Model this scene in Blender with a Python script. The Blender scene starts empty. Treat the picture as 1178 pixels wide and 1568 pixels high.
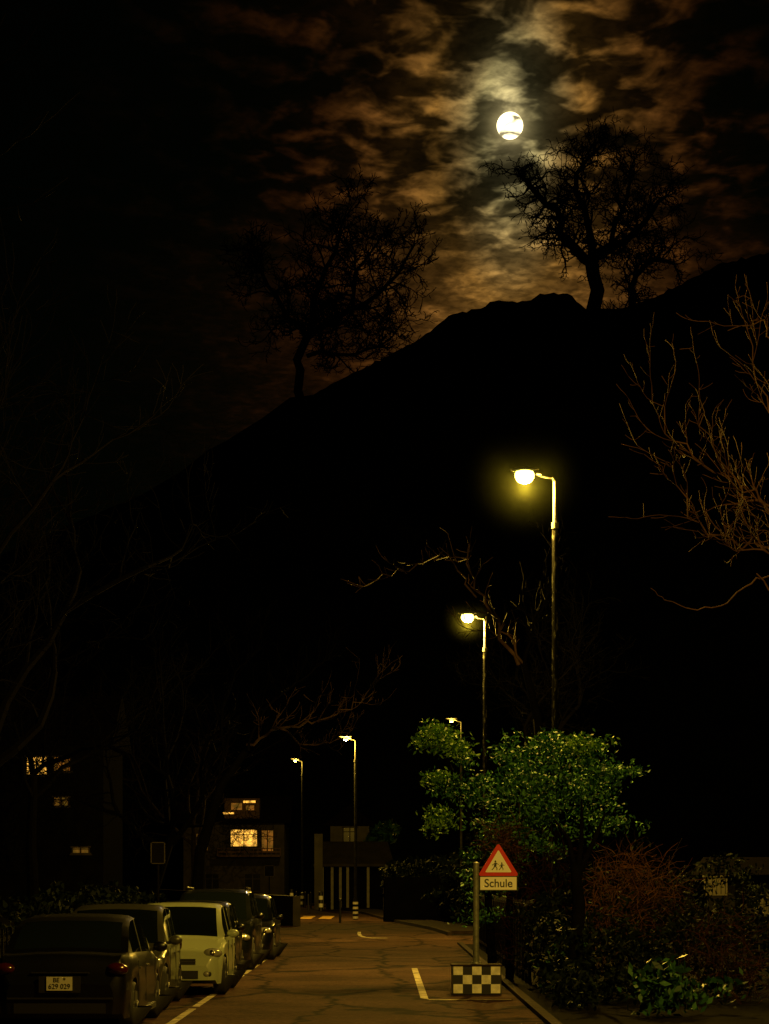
import bpy, math, random
from mathutils import Vector, Matrix
import numpy as np
R=math.radians
scene=bpy.context.scene
scene.view_settings.view_transform='Standard'
scene.view_settings.look='None'
scene.view_settings.exposure=0
scene.view_settings.gamma=1

# ------------------------------------------------------------ materials
def newmat(name):
    m=bpy.data.materials.new(name); m.use_nodes=True
    return m,m.node_tree,m.node_tree.nodes['Principled BSDF']
def mat(name,col,rough=.6,metal=0.,noise=0.,scale=8.,bump=0.,coat=0.,spec=None,col2=None,island=False,lo=.35,hi=.65,vs=(1,1,1)):
    m,nt,b=newmat(name)
    b.inputs['Base Color'].default_value=(*col,1)
    b.inputs['Roughness'].default_value=rough
    b.inputs['Metallic'].default_value=metal
    if coat: b.inputs['Coat Weight'].default_value=coat; b.inputs['Coat Roughness'].default_value=.05
    if spec is not None: b.inputs['Specular IOR Level'].default_value=spec
    if noise>0 or col2:
        tc=nt.nodes.new('ShaderNodeTexCoord')
        mp=nt.nodes.new('ShaderNodeMapping'); mp.inputs['Scale'].default_value=vs
        n=nt.nodes.new('ShaderNodeTexNoise'); n.inputs['Scale'].default_value=scale; n.inputs['Detail'].default_value=6
        n.inputs['Roughness'].default_value=.65
        nt.links.new(tc.outputs['Object'],mp.inputs[0]); nt.links.new(mp.outputs[0],n.inputs['Vector'])
        r=nt.nodes.new('ShaderNodeValToRGB')
        r.color_ramp.elements[0].position=lo; r.color_ramp.elements[1].position=hi
        c2=col2 if col2 else tuple(c*(1-noise) for c in col)
        r.color_ramp.elements[0].color=(*c2,1); r.color_ramp.elements[1].color=(*col,1)
        if island:
            g=nt.nodes.new('ShaderNodeNewGeometry')
            nt.links.new(g.outputs['Random Per Island'],r.inputs['Fac'])
        else:
            nt.links.new(n.outputs['Fac'],r.inputs['Fac'])
        nt.links.new(r.outputs['Color'],b.inputs['Base Color'])
        if bump>0:
            bp=nt.nodes.new('ShaderNodeBump'); bp.inputs['Strength'].default_value=bump; bp.inputs['Distance'].default_value=.02
            nt.links.new(n.outputs['Fac'],bp.inputs['Height']); nt.links.new(bp.outputs['Normal'],b.inputs['Normal'])
    return m
def emis(name,col,s,noise=False):
    m,nt,b=newmat(name)
    b.inputs['Base Color'].default_value=(.3,.3,.3,1)
    b.inputs['Emission Color'].default_value=(*col,1)
    b.inputs['Emission Strength'].default_value=s
    if noise:
        tc=nt.nodes.new('ShaderNodeTexCoord')
        n=nt.nodes.new('ShaderNodeTexNoise'); n.inputs['Scale'].default_value=2.2; n.inputs['Detail'].default_value=3
        nt.links.new(tc.outputs['Object'],n.inputs['Vector'])
        mr=nt.nodes.new('ShaderNodeMapRange'); mr.inputs[1].default_value=.35; mr.inputs[2].default_value=.65
        mr.inputs[3].default_value=s*.15; mr.inputs[4].default_value=s*1.5
        nt.links.new(n.outputs['Fac'],mr.inputs[0]); nt.links.new(mr.outputs[0],b.inputs['Emission Strength'])
    m.cycles.emission_sampling='NONE'
    return m

M_black=mat('black_plastic',(.012,.012,.012),.5)
M_rubber=mat('tyre_rubber',(.015,.015,.015),.8)
M_rim=mat('alloy_rim',(.3,.3,.3),.35,.8)
M_glass=mat('car_glass',(.004,.006,.006),.04,0,coat=.6)
M_chrome=mat('chrome',(.45,.45,.45),.2,1)
M_headl=mat('headlamp_glass',(.35,.35,.32),.12,.3,coat=1)
M_tail=mat('taillight_red',(.03,.002,.002),.2,coat=.6)
M_white=mat('white_enamel',(.88,.86,.78),.4)
M_red=mat('red_enamel',(.6,.02,.015),.4)
M_pic=mat('black_enamel',(.015,.015,.015),.5)
M_galv=mat('galvanised_steel',(.26,.27,.24),.5,.4,noise=.5,scale=14)
M_pole=mat('shadowed_lamp_pole_paint',(.045,.045,.038),.7,0,col2=(.001,.001,.001),scale=2.0,lo=.54,hi=.60,spec=.06,vs=(6,6,1.8))  # lower pole: branch shadows painted as near-black blotches, base darkened as shade
M_poletop=mat('lit_lamp_pole_top_paint',(.12,.12,.11),.6,0,noise=.4,scale=6,spec=.2)  # lighter pole colour for the top section, where the lamp lights it
M_polefar=mat('dimmed_lamp_pole_paint',(.02,.02,.017),.7,0,noise=.7,scale=4,spec=.06)  # pole colour darkened so the far poles look dimly lit
M_bark=mat('bark',(.03,.021,.014),.9,noise=.5,scale=5,spec=.1)
M_barkdark=mat('dark_bark',(.0035,.003,.0025),.95,noise=.4,scale=5,spec=.02)
M_twig=mat('twig_bark',(.12,.06,.03),.85,noise=.7,scale=1.5,spec=.1)
M_twigd=mat('dark_twig_bark',(.08,.048,.024),.85,col2=(.006,.004,.003),scale=.9,spec=.1,lo=.42,hi=.62)  # darker twig bark with near-black blotches
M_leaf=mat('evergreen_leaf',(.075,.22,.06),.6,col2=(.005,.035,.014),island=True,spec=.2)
M_leafy=mat('lit_evergreen_leaf',(.17,.32,.03),.6,col2=(.04,.12,.01),island=True,spec=.2)  # evergreen leaf with the lamplight put in as brighter yellow-green
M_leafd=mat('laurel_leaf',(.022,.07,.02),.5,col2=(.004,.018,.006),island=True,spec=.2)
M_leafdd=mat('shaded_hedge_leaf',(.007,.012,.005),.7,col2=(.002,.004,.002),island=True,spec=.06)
M_brown=mat('dry_hedge_twigs',(.11,.046,.020),.9,col2=(.016,.007,.004),island=True,spec=.1)
M_brownd=mat('dark_hedge_twigs',(.04,.014,.007),.9,col2=(.008,.004,.003),island=True,spec=.05)
M_wall=mat('render_wall',(.10,.09,.07),.9,noise=.4,scale=1.2)
M_walld=mat('grey_wall',(.028,.022,.017),.9,noise=.6,scale=1.5)
M_walldd=mat('dark_timber_wall',(.004,.0035,.003),.95,noise=.4,scale=1.5,spec=.02)
M_roof=mat('roof_tiles',(.006,.0045,.0035),.95,noise=.4,scale=3,spec=.02)
M_wood=mat('stained_wood',(.07,.033,.016),.8,noise=.5,scale=3)
M_conc=mat('concrete',(.22,.21,.19),.9,noise=.3,scale=4)
M_kerb=mat('kerb_stone',(.035,.024,.017),.9,noise=.6,scale=5,spec=.04)
M_paveg=mat('pavement_asphalt',(.022,.015,.011),.95,noise=.5,scale=6,spec=.04)
M_soil=mat('soil_grass',(.008,.007,.004),1,noise=.6,scale=1.1,spec=.02)
M_hill=mat('hill_forest',(.008,.009,.006),1,noise=.6,scale=.15,spec=0)
M_mount=mat('mountain_forest',(.01,.011,.008),1,noise=.5,scale=.02,spec=0)
M_paint=mat('road_marking_white',(.52,.46,.33),.8,col2=(.07,.055,.04),scale=4,spec=.1)
M_paintw=mat('worn_road_marking',(.13,.09,.06),.85,col2=(.03,.02,.014),scale=3,spec=.05)
M_painty=mat('road_marking_yellow',(.8,.48,.08),.75,col2=(.12,.07,.02),scale=1.2)
M_wlit=emis('lit_window',(1,.47,.06),1.4,True)
M_wlit2=emis('dim_lit_window',(1,.26,.03),.13,True)
M_wlit3=emis('curtained_window',(1,.24,.03),.035,True)
M_wdark=mat('dark_window',(.004,.004,.005),.2,spec=.1)
M_lamp=emis('sodium_lamp_bowl',(1,.86,.14),8)
M_lampfar=emis('far_lamp_bowl',(1,.68,.16),2.5)

def asphalt():
    m,nt,b=newmat('road_asphalt'); N=nt.nodes; L=nt.links
    tc=N.new('ShaderNodeTexCoord')
    big=N.new('ShaderNodeTexNoise'); big.inputs['Scale'].default_value=.45; big.inputs['Detail'].default_value=6; big.inputs['Roughness'].default_value=.65
    fine=N.new('ShaderNodeTexNoise'); fine.inputs['Scale'].default_value=10; fine.inputs['Detail'].default_value=6; fine.inputs['Roughness'].default_value=.8
    warp=N.new('ShaderNodeTexNoise'); warp.inputs['Scale'].default_value=1.2; warp.inputs['Detail'].default_value=4
    L.new(tc.outputs['Object'],big.inputs['Vector']);L.new(tc.outputs['Object'],fine.inputs['Vector']);L.new(tc.outputs['Object'],warp.inputs['Vector'])
    add=N.new('ShaderNodeMixRGB'); add.inputs[0].default_value=.9
    L.new(tc.outputs['Object'],add.inputs[1]);L.new(warp.outputs['Color'],add.inputs[2]); add.blend_type='ADD'
    mp=N.new('ShaderNodeMapping'); mp.inputs['Scale'].default_value=(1,.25,1); L.new(add.outputs[0],mp.inputs[0])
    vor=N.new('ShaderNodeTexVoronoi'); vor.feature='DISTANCE_TO_EDGE'; vor.inputs['Scale'].default_value=.5
    L.new(mp.outputs[0],vor.inputs['Vector'])
    r=N.new('ShaderNodeValToRGB'); r.color_ramp.elements[0].position=.36; r.color_ramp.elements[1].position=.64
    r.color_ramp.elements[0].color=(.028,.0155,.012,1); r.color_ramp.elements[1].color=(.062,.034,.026,1)
    L.new(big.outputs['Fac'],r.inputs['Fac'])
    fm=N.new('ShaderNodeMapRange'); fm.inputs[1].default_value=.3; fm.inputs[2].default_value=.7; fm.inputs[3].default_value=.2; fm.inputs[4].default_value=1.8
    L.new(fine.outputs['Fac'],fm.inputs[0])
    mul=N.new('ShaderNodeMixRGB'); mul.blend_type='MULTIPLY'; mul.inputs[0].default_value=1
    L.new(r.outputs[0],mul.inputs[1]); L.new(fm.outputs[0],mul.inputs[2])
    cr=N.new('ShaderNodeMapRange'); cr.inputs[1].default_value=.008; cr.inputs[2].default_value=.045; cr.inputs[3].default_value=.12; cr.inputs[4].default_value=1
    L.new(vor.outputs['Distance'],cr.inputs[0])
    mul2=N.new('ShaderNodeMixRGB'); mul2.blend_type='MULTIPLY'; mul2.inputs[0].default_value=1
    L.new(mul.outputs[0],mul2.inputs[1]); L.new(cr.outputs[0],mul2.inputs[2])
    L.new(mul2.outputs[0],b.inputs['Base Color'])
    b.inputs['Roughness'].default_value=.9; b.inputs['Specular IOR Level'].default_value=.02
    bp=N.new('ShaderNodeBump'); bp.inputs['Strength'].default_value=.5; bp.inputs['Distance'].default_value=.02
    L.new(fine.outputs['Fac'],bp.inputs['Height']); L.new(bp.outputs['Normal'],b.inputs['Normal'])
    return m
M_road=asphalt()

# ------------------------------------------------------------ mesh builder
class MB:
    def __init__(s): s.v=[];s.f=[];s.m=[]
    def add(s,vs,fs,mi=0):
        o=len(s.v); s.v.extend([tuple(a) for a in vs])
        for f in fs: s.f.append(tuple(i+o for i in f)); s.m.append(mi)
    def box(s,c,sz,mi=0,rz=0,taper=1):
        x,y,z=[a/2 for a in sz]; vs=[]
        for dz,t in((-z,1),(z,taper)):
            for dx,dy in((-x,-y),(x,-y),(x,y),(-x,y)):
                a=dx*t;b=dy*t
                vs.append((c[0]+a*math.cos(rz)-b*math.sin(rz),c[1]+a*math.sin(rz)+b*math.cos(rz),c[2]+dz))
        s.add(vs,[(0,3,2,1),(4,5,6,7),(0,1,5,4),(1,2,6,5),(2,3,7,6),(3,0,4,7)],mi)
    def tube(s,pts,rad,n=6,mi=0,cap=False):
        pts=[Vector(p) for p in pts]; k=len(pts); o=len(s.v)
        ref=None
        for i in range(k):
            t=(pts[min(i+1,k-1)]-pts[max(i-1,0)])
            if t.length<1e-9: t=Vector((0,0,1))
            t.normalize()
            if ref is None: ref=Vector((1,0,0)) if abs(t.x)<.8 else Vector((0,1,0))
            u=(ref-t*ref.dot(t)); 
            if u.length<1e-6: u=t.orthogonal()
            u.normalize(); ref=u; w=t.cross(u)
            for j in range(n):
                a=2*math.pi*j/n; p=pts[i]+(u*math.cos(a)+w*math.sin(a))*rad[i]
                s.v.append((p.x,p.y,p.z))
        for i in range(k-1):
            for j in range(n):
                a=o+i*n+j;b=o+i*n+(j+1)%n
                s.f.append((a,b,b+n,a+n)); s.m.append(mi)
        if cap:
            s.f.append(tuple(o+j for j in range(n))[::-1]);s.m.append(mi)
            s.f.append(tuple(o+(k-1)*n+j for j in range(n)));s.m.append(mi)
    def ell(s,c,r,mi=0,seg=14,ring=8):
        vs=[];fs=[]
        for i in range(ring+1):
            th=math.pi*i/ring
            for j in range(seg):
                a=2*math.pi*j/seg
                vs.append((c[0]+r[0]*math.sin(th)*math.cos(a),c[1]+r[1]*math.sin(th)*math.sin(a),c[2]+r[2]*math.cos(th)))
        for i in range(ring):
            for j in range(seg):
                fs.append((i*seg+j,(i+1)*seg+j,(i+1)*seg+(j+1)%seg,i*seg+(j+1)%seg))
        s.add(vs,fs,mi)
    def poly(s,pts,y0,y1,mi=0):
        n=len(pts); vs=[(p[0],y0,p[1]) for p in pts]+[(p[0],y1,p[1]) for p in pts]
        s.add(vs,[tuple(range(n)),tuple(range(2*n-1,n-1,-1))]+[(i,i+n,(i+1)%n+n,(i+1)%n) for i in range(n)],mi)
    def obj(s,name,mats,parent=None,loc=(0,0,0),smooth=None):
        me=bpy.data.meshes.new(name); me.from_pydata(s.v,[],s.f)
        for m in mats: me.materials.append(m)
        me.polygons.foreach_set('material_index',s.m)
        me.validate()
        if smooth is not None:
            me.polygons.foreach_set('use_smooth',[True]*len(me.polygons))
            me.set_sharp_from_angle(angle=R(smooth))
        me.update()
        o=bpy.data.objects.new(name,me); scene.collection.objects.link(o); o.location=loc
        if parent: o.parent=parent
        return o
def empty(name,loc=(0,0,0),rz=0):
    o=bpy.data.objects.new(name,None); scene.collection.objects.link(o); o.location=loc; o.rotation_euler=(0,0,rz); o.empty_display_size=.3
    return o
def interp(x,tab):
    if x<=tab[0][0]: return tab[0][1]
    for (a,b),(c,d) in zip(tab,tab[1:]):
        if x<=c: return b+(d-b)*(x-a)/(c-a)
    return tab[-1][1]
def text(name,body,size,loc,mt,parent,sx=1):
    cu=bpy.data.curves.new(name,'FONT'); cu.body=body; cu.size=size; cu.align_x='CENTER'; cu.align_y='CENTER'; cu.offset=size*.012
    o=bpy.data.objects.new(name+'_c',cu); scene.collection.objects.link(o)
    bpy.context.view_layer.update()
    me=bpy.data.meshes.new_from_object(o.evaluated_get(bpy.context.evaluated_depsgraph_get()))
    bpy.data.objects.remove(o)
    me.materials.clear(); me.materials.append(mt)
    t=bpy.data.objects.new(name,me); scene.collection.objects.link(t); t.parent=parent; t.location=loc; t.rotation_euler=(R(90),0,0); t.scale=(sx,1,1)

# ------------------------------------------------------------ camera
cam=bpy.data.cameras.new('camera'); co=bpy.data.objects.new('camera',cam); scene.collection.objects.link(co)
co.location=(0,0,1.9); co.rotation_euler=(R(90),0,0)
cam.sensor_fit='VERTICAL'; cam.sensor_height=36; cam.sensor_width=27; cam.lens=80.4; cam.shift_y=.3578
cam.clip_start=.5; cam.clip_end=12000
scene.camera=co

# ------------------------------------------------------------ world / moon
w=bpy.data.worlds.new('World'); scene.world=w; w.use_nodes=True
w.cycles.sampling_method='NONE'
nt=w.node_tree; N=nt.nodes; L=nt.links; N.clear()
out=N.new('ShaderNodeOutputWorld'); bg=N.new('ShaderNodeBackground'); bg.inputs[1].default_value=1
tc=N.new('ShaderNodeTexCoord'); sp=N.new('ShaderNodeSeparateXYZ'); L.new(tc.outputs['Generated'],sp.inputs[0])
def mth(op,a,b=None,c=None,clamp=False):
    n=N.new('ShaderNodeMath'); n.operation=op; n.use_clamp=clamp
    for i,x in enumerate((a,b,c)):
        if x is None: continue
        if isinstance(x,(int,float)): n.inputs[i].default_value=x
        else: L.new(x,n.inputs[i])
    return n.outputs[0]
X,Y,Z=sp.outputs
zc=mth('MAXIMUM',Z,.05); yc=mth('MAXIMUM',Y,.05)
cb=N.new('ShaderNodeCombineXYZ'); L.new(mth('MULTIPLY',mth('DIVIDE',X,zc),1.6),cb.inputs[0]); L.new(mth('DIVIDE',Y,zc),cb.inputs[1])
def noise(scale,det,rough,dist,off):
    mp=N.new('ShaderNodeMapping'); mp.inputs['Location'].default_value=off; mp.inputs['Rotation'].default_value=(0,0,R(-24))
    L.new(cb.outputs[0],mp.inputs[0])
    n=N.new('ShaderNodeTexNoise'); n.inputs['Scale'].default_value=scale; n.inputs['Detail'].default_value=det
    n.inputs['Roughness'].default_value=rough; n.inputs['Distortion'].default_value=dist; L.new(mp.outputs[0],n.inputs['Vector'])
    return n.outputs['Fac']
def mrange(x,a,b,c=0,d=1):
    n=N.new('ShaderNodeMapRange'); n.interpolation_type='SMOOTHSTEP'; L.new(x,n.inputs[0])
    for i,q in zip((1,2,3,4),(a,b,c,d)): n.inputs[i].default_value=q
    return n.outputs[0]
MX,MZ=192/3500,1152/3500
dxr=mth('SUBTRACT',mth('DIVIDE',X,yc),MX)
dzr=mth('SUBTRACT',mth('DIVIDE',Z,yc),MZ)
dx=mth('MULTIPLY',dxr,1.5)
dz=mth('MULTIPLY',dzr,.62)
low=mrange(dz,-.015,-.050,0,1)
c1=mrange(noise(10,3.5,.5,.35,(3,1,0)),.45,.70)
c2=mrange(noise(3.2,2,.5,.3,(7,2,0)),.38,.62)
c3=mrange(noise(26,3,.58,.3,(1,5,0)),.3,.7,.55,1.3)
c1b=mth('ADD',mth('MULTIPLY',c1,mth('SUBTRACT',.9,mth('MULTIPLY',low,.3))),mth('ADD',mth('MULTIPLY',low,.34),.05))
cl=mth('MULTIPLY',mth('MULTIPLY',c1b,mth('ADD',mth('MULTIPLY',c2,mth('SUBTRACT',.8,mth('MULTIPLY',low,.35))),mth('ADD',.34,mth('MULTIPLY',low,.3)))),c3)
r=mth('SQRT',mth('ADD',mth('MULTIPLY',dx,dx),mth('MULTIPLY',dz,dz)))
rt=mth('SQRT',mth('ADD',mth('MULTIPLY',dxr,dxr),mth('MULTIPLY',dzr,dzr)))
g1=mth('MULTIPLY',mth('EXPONENT',mth('MULTIPLY',r,-1/.036)),1.15)
# aureole right around the moon, in the thin cloud
g2=mth('ADD',mth('MULTIPLY',mth('EXPONENT',mth('MULTIPLY',mth('MULTIPLY',rt,rt),-1/(.0066**2))),1.3),mth('MULTIPLY',mth('EXPONENT',mth('MULTIPLY',rt,-1/.008)),.35))
glow=mth('ADD',mth('MULTIPLY',g1,cl),mth('MULTIPLY',g2,mth('ADD',mth('MULTIPLY',cl,1.0),.30)))
cr=N.new('ShaderNodeValToRGB'); e=cr.color_ramp.elements
L.new(mth('MULTIPLY',r,7.5),cr.inputs[0])
e[0].position=0; e[0].color=(1,.80,.36,1)
e[1].position=1; e[1].color=(1,.29,.05,1)
q=e.new(.14); q.color=(.88,.70,.27,1)
q=e.new(.36); q.color=(1,.47,.085,1)
ml=N.new('ShaderNodeMixRGB'); ml.blend_type='MULTIPLY'; ml.inputs[0].default_value=1
L.new(cr.outputs[0],ml.inputs[1]); L.new(glow,ml.inputs[2])
sky=N.new('ShaderNodeTexSky'); sky.sky_type='NISHITA'; sky.sun_disc=False; sky.sun_elevation=R(18); sky.sun_rotation=R(3)
sc=N.new('ShaderNodeMixRGB'); sc.blend_type='MULTIPLY'; sc.inputs[0].default_value=1; sc.inputs[2].default_value=(.000015,.00003,.000012,1)
L.new(sky.outputs[0],sc.inputs[1])
ad=N.new('ShaderNodeMixRGB'); ad.blend_type='ADD'; ad.inputs[0].default_value=1
L.new(ml.outputs[0],ad.inputs[1]); L.new(sc.outputs[0],ad.inputs[2])
L.new(ad.outputs[0],bg.inputs[0]); L.new(bg.outputs[0],out.inputs[0])

mm=MB(); mm.ell((0,0,0),(16.5,16.5,16.5),0,32,16)
M_moon,nt2,b2=newmat('moon_surface')
M_moon.cycles.emission_sampling='NONE'
b2.inputs['Base Color'].default_value=(0,0,0,1); b2.inputs['Emission Color'].default_value=(1,.84,.45,1)
tcn=nt2.nodes.new('ShaderNodeTexCoord'); mpn=nt2.nodes.new('ShaderNodeMapping'); mpn.inputs['Scale'].default_value=(1,.4,2.2); mpn.inputs['Rotation'].default_value=(0,R(20),0); mpn.inputs['Location'].default_value=(-14,5,40)
nn=nt2.nodes.new('ShaderNodeTexNoise'); nn.inputs['Scale'].default_value=.03; nn.inputs['Detail'].default_value=3; nn.inputs['Distortion'].default_value=.4
nt2.links.new(tcn.outputs['Object'],mpn.inputs[0]); nt2.links.new(mpn.outputs[0],nn.inputs['Vector'])
mr=nt2.nodes.new('ShaderNodeMapRange'); mr.inputs[1].default_value=.36; mr.inputs[2].default_value=.52; mr.inputs[3].default_value=.35; mr.inputs[4].default_value=3.5
nt2.links.new(nn.outputs['Fac'],mr.inputs[0]); nt2.links.new(mr.outputs[0],b2.inputs['Emission Strength'])
mm.obj('moon',[M_moon],None,(156.3,2850,1.9+938),smooth=60)
sl=bpy.data.lights.new('moonlight','SUN'); sl.energy=.012; sl.angle=R(.5); sl.color=(1,.85,.6)
so=bpy.data.objects.new('moonlight',sl); scene.collection.objects.link(so)
so.rotation_euler=Vector((-156,-2850,-938)).to_track_quat('-Z','Y').to_euler()

# ------------------------------------------------------------ terrain
def grid(name,xs,ys,fn,mt):
    b=MB(); vs=[(x,y,fn(x,y)) for y in ys for x in xs]; nx=len(xs)
    fs=[(j*nx+i,j*nx+i+1,(j+1)*nx+i+1,(j+1)*nx+i) for j in range(len(ys)-1) for i in range(nx-1)]
    b.add(vs,fs,0); return b.obj(name,[mt],smooth=50)
from mathutils import noise as mn
b=MB(); b.add([(-4000,-500,0),(4000,-500,0),(4000,5000,0),(-4000,5000,0)],[(0,1,2,3)]); b.obj('ground',[M_soil])
RT=[(-1500,90),(-424,150),(-252,214),(-124,270),(-72,304),(-38,325),(-4,342),(22,355.5),(43,372),(65,377),(70,381),(95,381),(102.5,386),(121,386),(133,375),(150,374.5),(176,383),(193,391.5),(219,405),(252,413),(433,437),(1500,300)]
def mount(x,y):
    g=((max(y,450)-450)/1050)**1.1 if y<1500 else 1-.6*(y-1500)/1100
    z=interp(x,RT)*g
    k=abs(y-1500)/1050
    z+=mn.noise(Vector((x*.01,y*.006,0)))*60*min(k,.4)*(1 if g>0 else 0)
    z+=mn.noise(Vector((x*.25,y*.1,3)))*2.2*g
    return z-.5
xs=[-1500+i*40 for i in range(30)]+[-300+i*3 for i in range(200)]+[300+i*40 for i in range(31)]
ys=[450+i*75 for i in range(28)]
grid('mountain',xs,ys,mount,M_mount)
HT=[(-160,8),(-120,12),(-42,33),(-10,54.4),(0,56.5),(11.5,61),(23.5,63.9),(42,66.5),(120,74),(200,70)]
def hill(x,y):
    t=min(1,max(0,(y-178)/72)); t=t*t*(3-2*t)
    z=interp(x,HT)*t
    return z+mn.noise(Vector((x*.3,y*.3,0)))*1.0*t-.3
grid('hill',[-160+i*3 for i in range(121)],[178+i*4 for i in range(60)],hill,M_hill)

# ------------------------------------------------------------ road
EDGE=[(-5,-5.0,2.1),(60,-5.0,2.1),(66,-4.6,2.1),(76,-4.6,2.1),(84,-5.0,1.7),(92,-5.6,1.0),(100,-6.4,.3),(110,-7.3,-.4),(120,-8.2,-1.0),(135,-9.6,-2.2),(150,-11.3,-3.8),(176,-15,-7.5)]
LE=[(a,b_) for a,b_,c in EDGE]; RE=[(a,c) for a,b_,c in EDGE]
b=MB(); vs=[];ys=[-5+i*2 for i in range(91)]
for y in ys: vs+= [(interp(y,LE),y,.004),(interp(y,RE),y,.004)]
b.add(vs,[(2*i,2*i+1,2*i+3,2*i+2) for i in range(len(ys)-1)]); b.obj('road',[M_road])
def strip(mb,off0,off1,tab,z0,z1,y0,y1,mi=0):
    n=int((y1-y0)/2)+1
    for i in range(n):
        a=y0+(y1-y0)*i/n; c=y0+(y1-y0)*(i+1)/n
        xa=interp(a,tab); xc=interp(c,tab)
        vs=[(xa+off0,a,z0),(xa+off1,a,z0),(xc+off1,c,z0),(xc+off0,c,z0),(xa+off0,a,z1),(xa+off1,a,z1),(xc+off1,c,z1),(xc+off0,c,z1)]
        mb.add(vs,[(4,5,6,7),(0,4,7,3),(1,2,6,5)]+([(0,1,5,4)] if i==0 else [])+([(3,7,6,2)] if i==n-1 else []),mi)
b=MB(); strip(b,-.14,0,LE,0,.12,0,170); strip(b,0,.14,RE,0,.07,0,66); strip(b,0,.14,RE,0,.12,76,170); b.obj('kerb',[M_kerb])
b=MB(); strip(b,-1.7,-.143,LE,0,.115,0,170); strip(b,.143,1.6,RE,0,.115,78,165); b.obj('pavement',[M_paveg])
b=MB(); b.add([(2.1,66,.0035),(30,64,.0035),(30,74,.0035),(2.1,76,.0035)],[(0,1,2,3)]); b.obj('side_road',[M_road])
b=MB()
def rect(x0,x1,y0,y1,mi=0): b.add([(x0,y0,.009),(x1,y0,.009),(x1,y1,.009),(x0,y1,.009)],[(0,1,2,3)],mi)
y=5
while y<58:
    rect(-2.84,-2.73,y,min(y+5.2,58)); rect(-4.8,-2.84,y,y+.1,2); y+=5.75
rect(.57,.69,36.2,48.2); rect(.69,1.98,35.6,35.78)
b.add([(.57,36.2,.009),(.69,35.78,.009),(.69,36.2,.009)],[(0,1,2)])
rect(.69,1.2,48,48.2,2)
cv=[(-.95,81),(-.93,78),(-.85,75.2),(-.70,73.4),(-.45,72.5),(0,72.2),(2.05,71.9)]
for (x0,y0),(x1,y1) in zip(cv,cv[1:]):
    b.add([(x0,y0,.009),(x0+.12,y0+.35 if y0<73 else y0,.009),(x1+.12,y1+.35,.009),(x1,y1,.009)],[(0,3,2,1)],0 if x0<-.3 else 2)
for i in range(5): rect(-6.9+i*.95,-6.3+i*.95,107,115,1)
b.obj('road_markings',[M_paint,M_painty,M_paintw])
b=MB(); n=20
b.add([(-.42+.3*math.cos(2*math.pi*i/n),39+.3*math.sin(2*math.pi*i/n),.011) for i in range(n)],[tuple(range(n))])
b.obj('manhole_cover',[mat('cast_iron',(.015,.01,.008),.9,spec=.05)])

# ------------------------------------------------------------ street lamps
LC=(1,.60,.065)
def halomat(rad,dens):  # scattering sphere added around a lamp bowl to draw the lens glow
    m=bpy.data.materials.new('lamp_halo'); m.use_nodes=True
    hn=m.node_tree; hn.nodes.clear(); ho=hn.nodes.new('ShaderNodeOutputMaterial'); hs=hn.nodes.new('ShaderNodeVolumeScatter')
    hs.inputs['Color'].default_value=(.85,1,.5,1)
    tc=hn.nodes.new('ShaderNodeTexCoord'); ln=hn.nodes.new('ShaderNodeVectorMath'); ln.operation='LENGTH'
    hn.links.new(tc.outputs['Object'],ln.inputs[0])
    mr=hn.nodes.new('ShaderNodeMapRange'); mr.inputs[1].default_value=0; mr.inputs[2].default_value=rad; mr.inputs[3].default_value=1; mr.inputs[4].default_value=0
    hn.links.new(ln.outputs['Value'],mr.inputs[0])
    pw=hn.nodes.new('ShaderNodeMath'); pw.operation='POWER'; pw.inputs[1].default_value=2.5; hn.links.new(mr.outputs[0],pw.inputs[0])
    mu=hn.nodes.new('ShaderNodeMath'); mu.operation='MULTIPLY'; mu.inputs[1].default_value=dens; hn.links.new(pw.outputs[0],mu.inputs[0])
    hn.links.new(mu.outputs[0],hs.inputs['Density']); hn.links.new(hs.outputs[0],ho.inputs['Volume'])
    return m
def lamp(x,y,h,headx,energy,far=False,base=False,halo=0,name='street_lamp'):
    root=empty(name,(x,y,0)); dx=headx-x
    p=MB(); p.tube([(0,0,0),(0,0,1.0)],[.11,.11],12,0,True)
    if base:
        for i in range(4): p.tube([(0,0,.05+i*.22),(0,0,.16+i*.22)],[.125,.125],12,2,True)
    p.tube([(0,0,1.0),(0,0,h-1)],[.075,.06],12,0)
    p.tube([(0,0,h-1.06),(0,0,h-.94)],[.075,.075],12,1,True)
    p.tube([(0,0,h-1),(0,0,h-.12)],[.045,.04],10,1)
    p.tube([(0,0,h-.12),(dx*.08,0,h-.05),(dx*.4,0,h-.02),(dx*.75,0,h+.06)],[.04,.03,.022,.022],8,0)
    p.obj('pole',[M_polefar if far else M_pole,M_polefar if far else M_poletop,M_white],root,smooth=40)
    hd=MB(); hd.ell((dx,0,h+.12),(.30,.14,.05),0,18,8); hd.tube([(dx*.7,0,h+.07),(dx*.45,0,h+.03)],[.05,.04],8,0,True)
    hd.obj('housing',[M_black],root,smooth=60)
    bw=MB(); s_=1.0 if not far else .55
    bw.ell((dx*1.0,0,h+.0),(.20*s_,.15*s_,.16*s_),0,20,12)
    bw.obj('bowl',[M_lampfar if far else M_lamp],root,smooth=60)
    l=bpy.data.lights.new('lamp_light','POINT'); l.color=LC; l.shadow_soft_size=.08; l.energy=energy
    lo=bpy.data.objects.new('lamp_light',l); scene.collection.objects.link(lo); lo.parent=root; lo.location=(dx,0,h-.26)
    if halo:
        hz=MB(); hz.ell((0,0,0),(halo,halo,halo),0,24,12); hz.obj('lamp_halo',[halomat(halo,.0017)],root,(dx,0,h-.05),smooth=60)
    return root
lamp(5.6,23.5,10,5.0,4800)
lamp(3.41,45.7,9.95,2.80,6500,halo=1.35)
lamp(3.10,70.5,9.95,2.56,7000,halo=.9)
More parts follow.
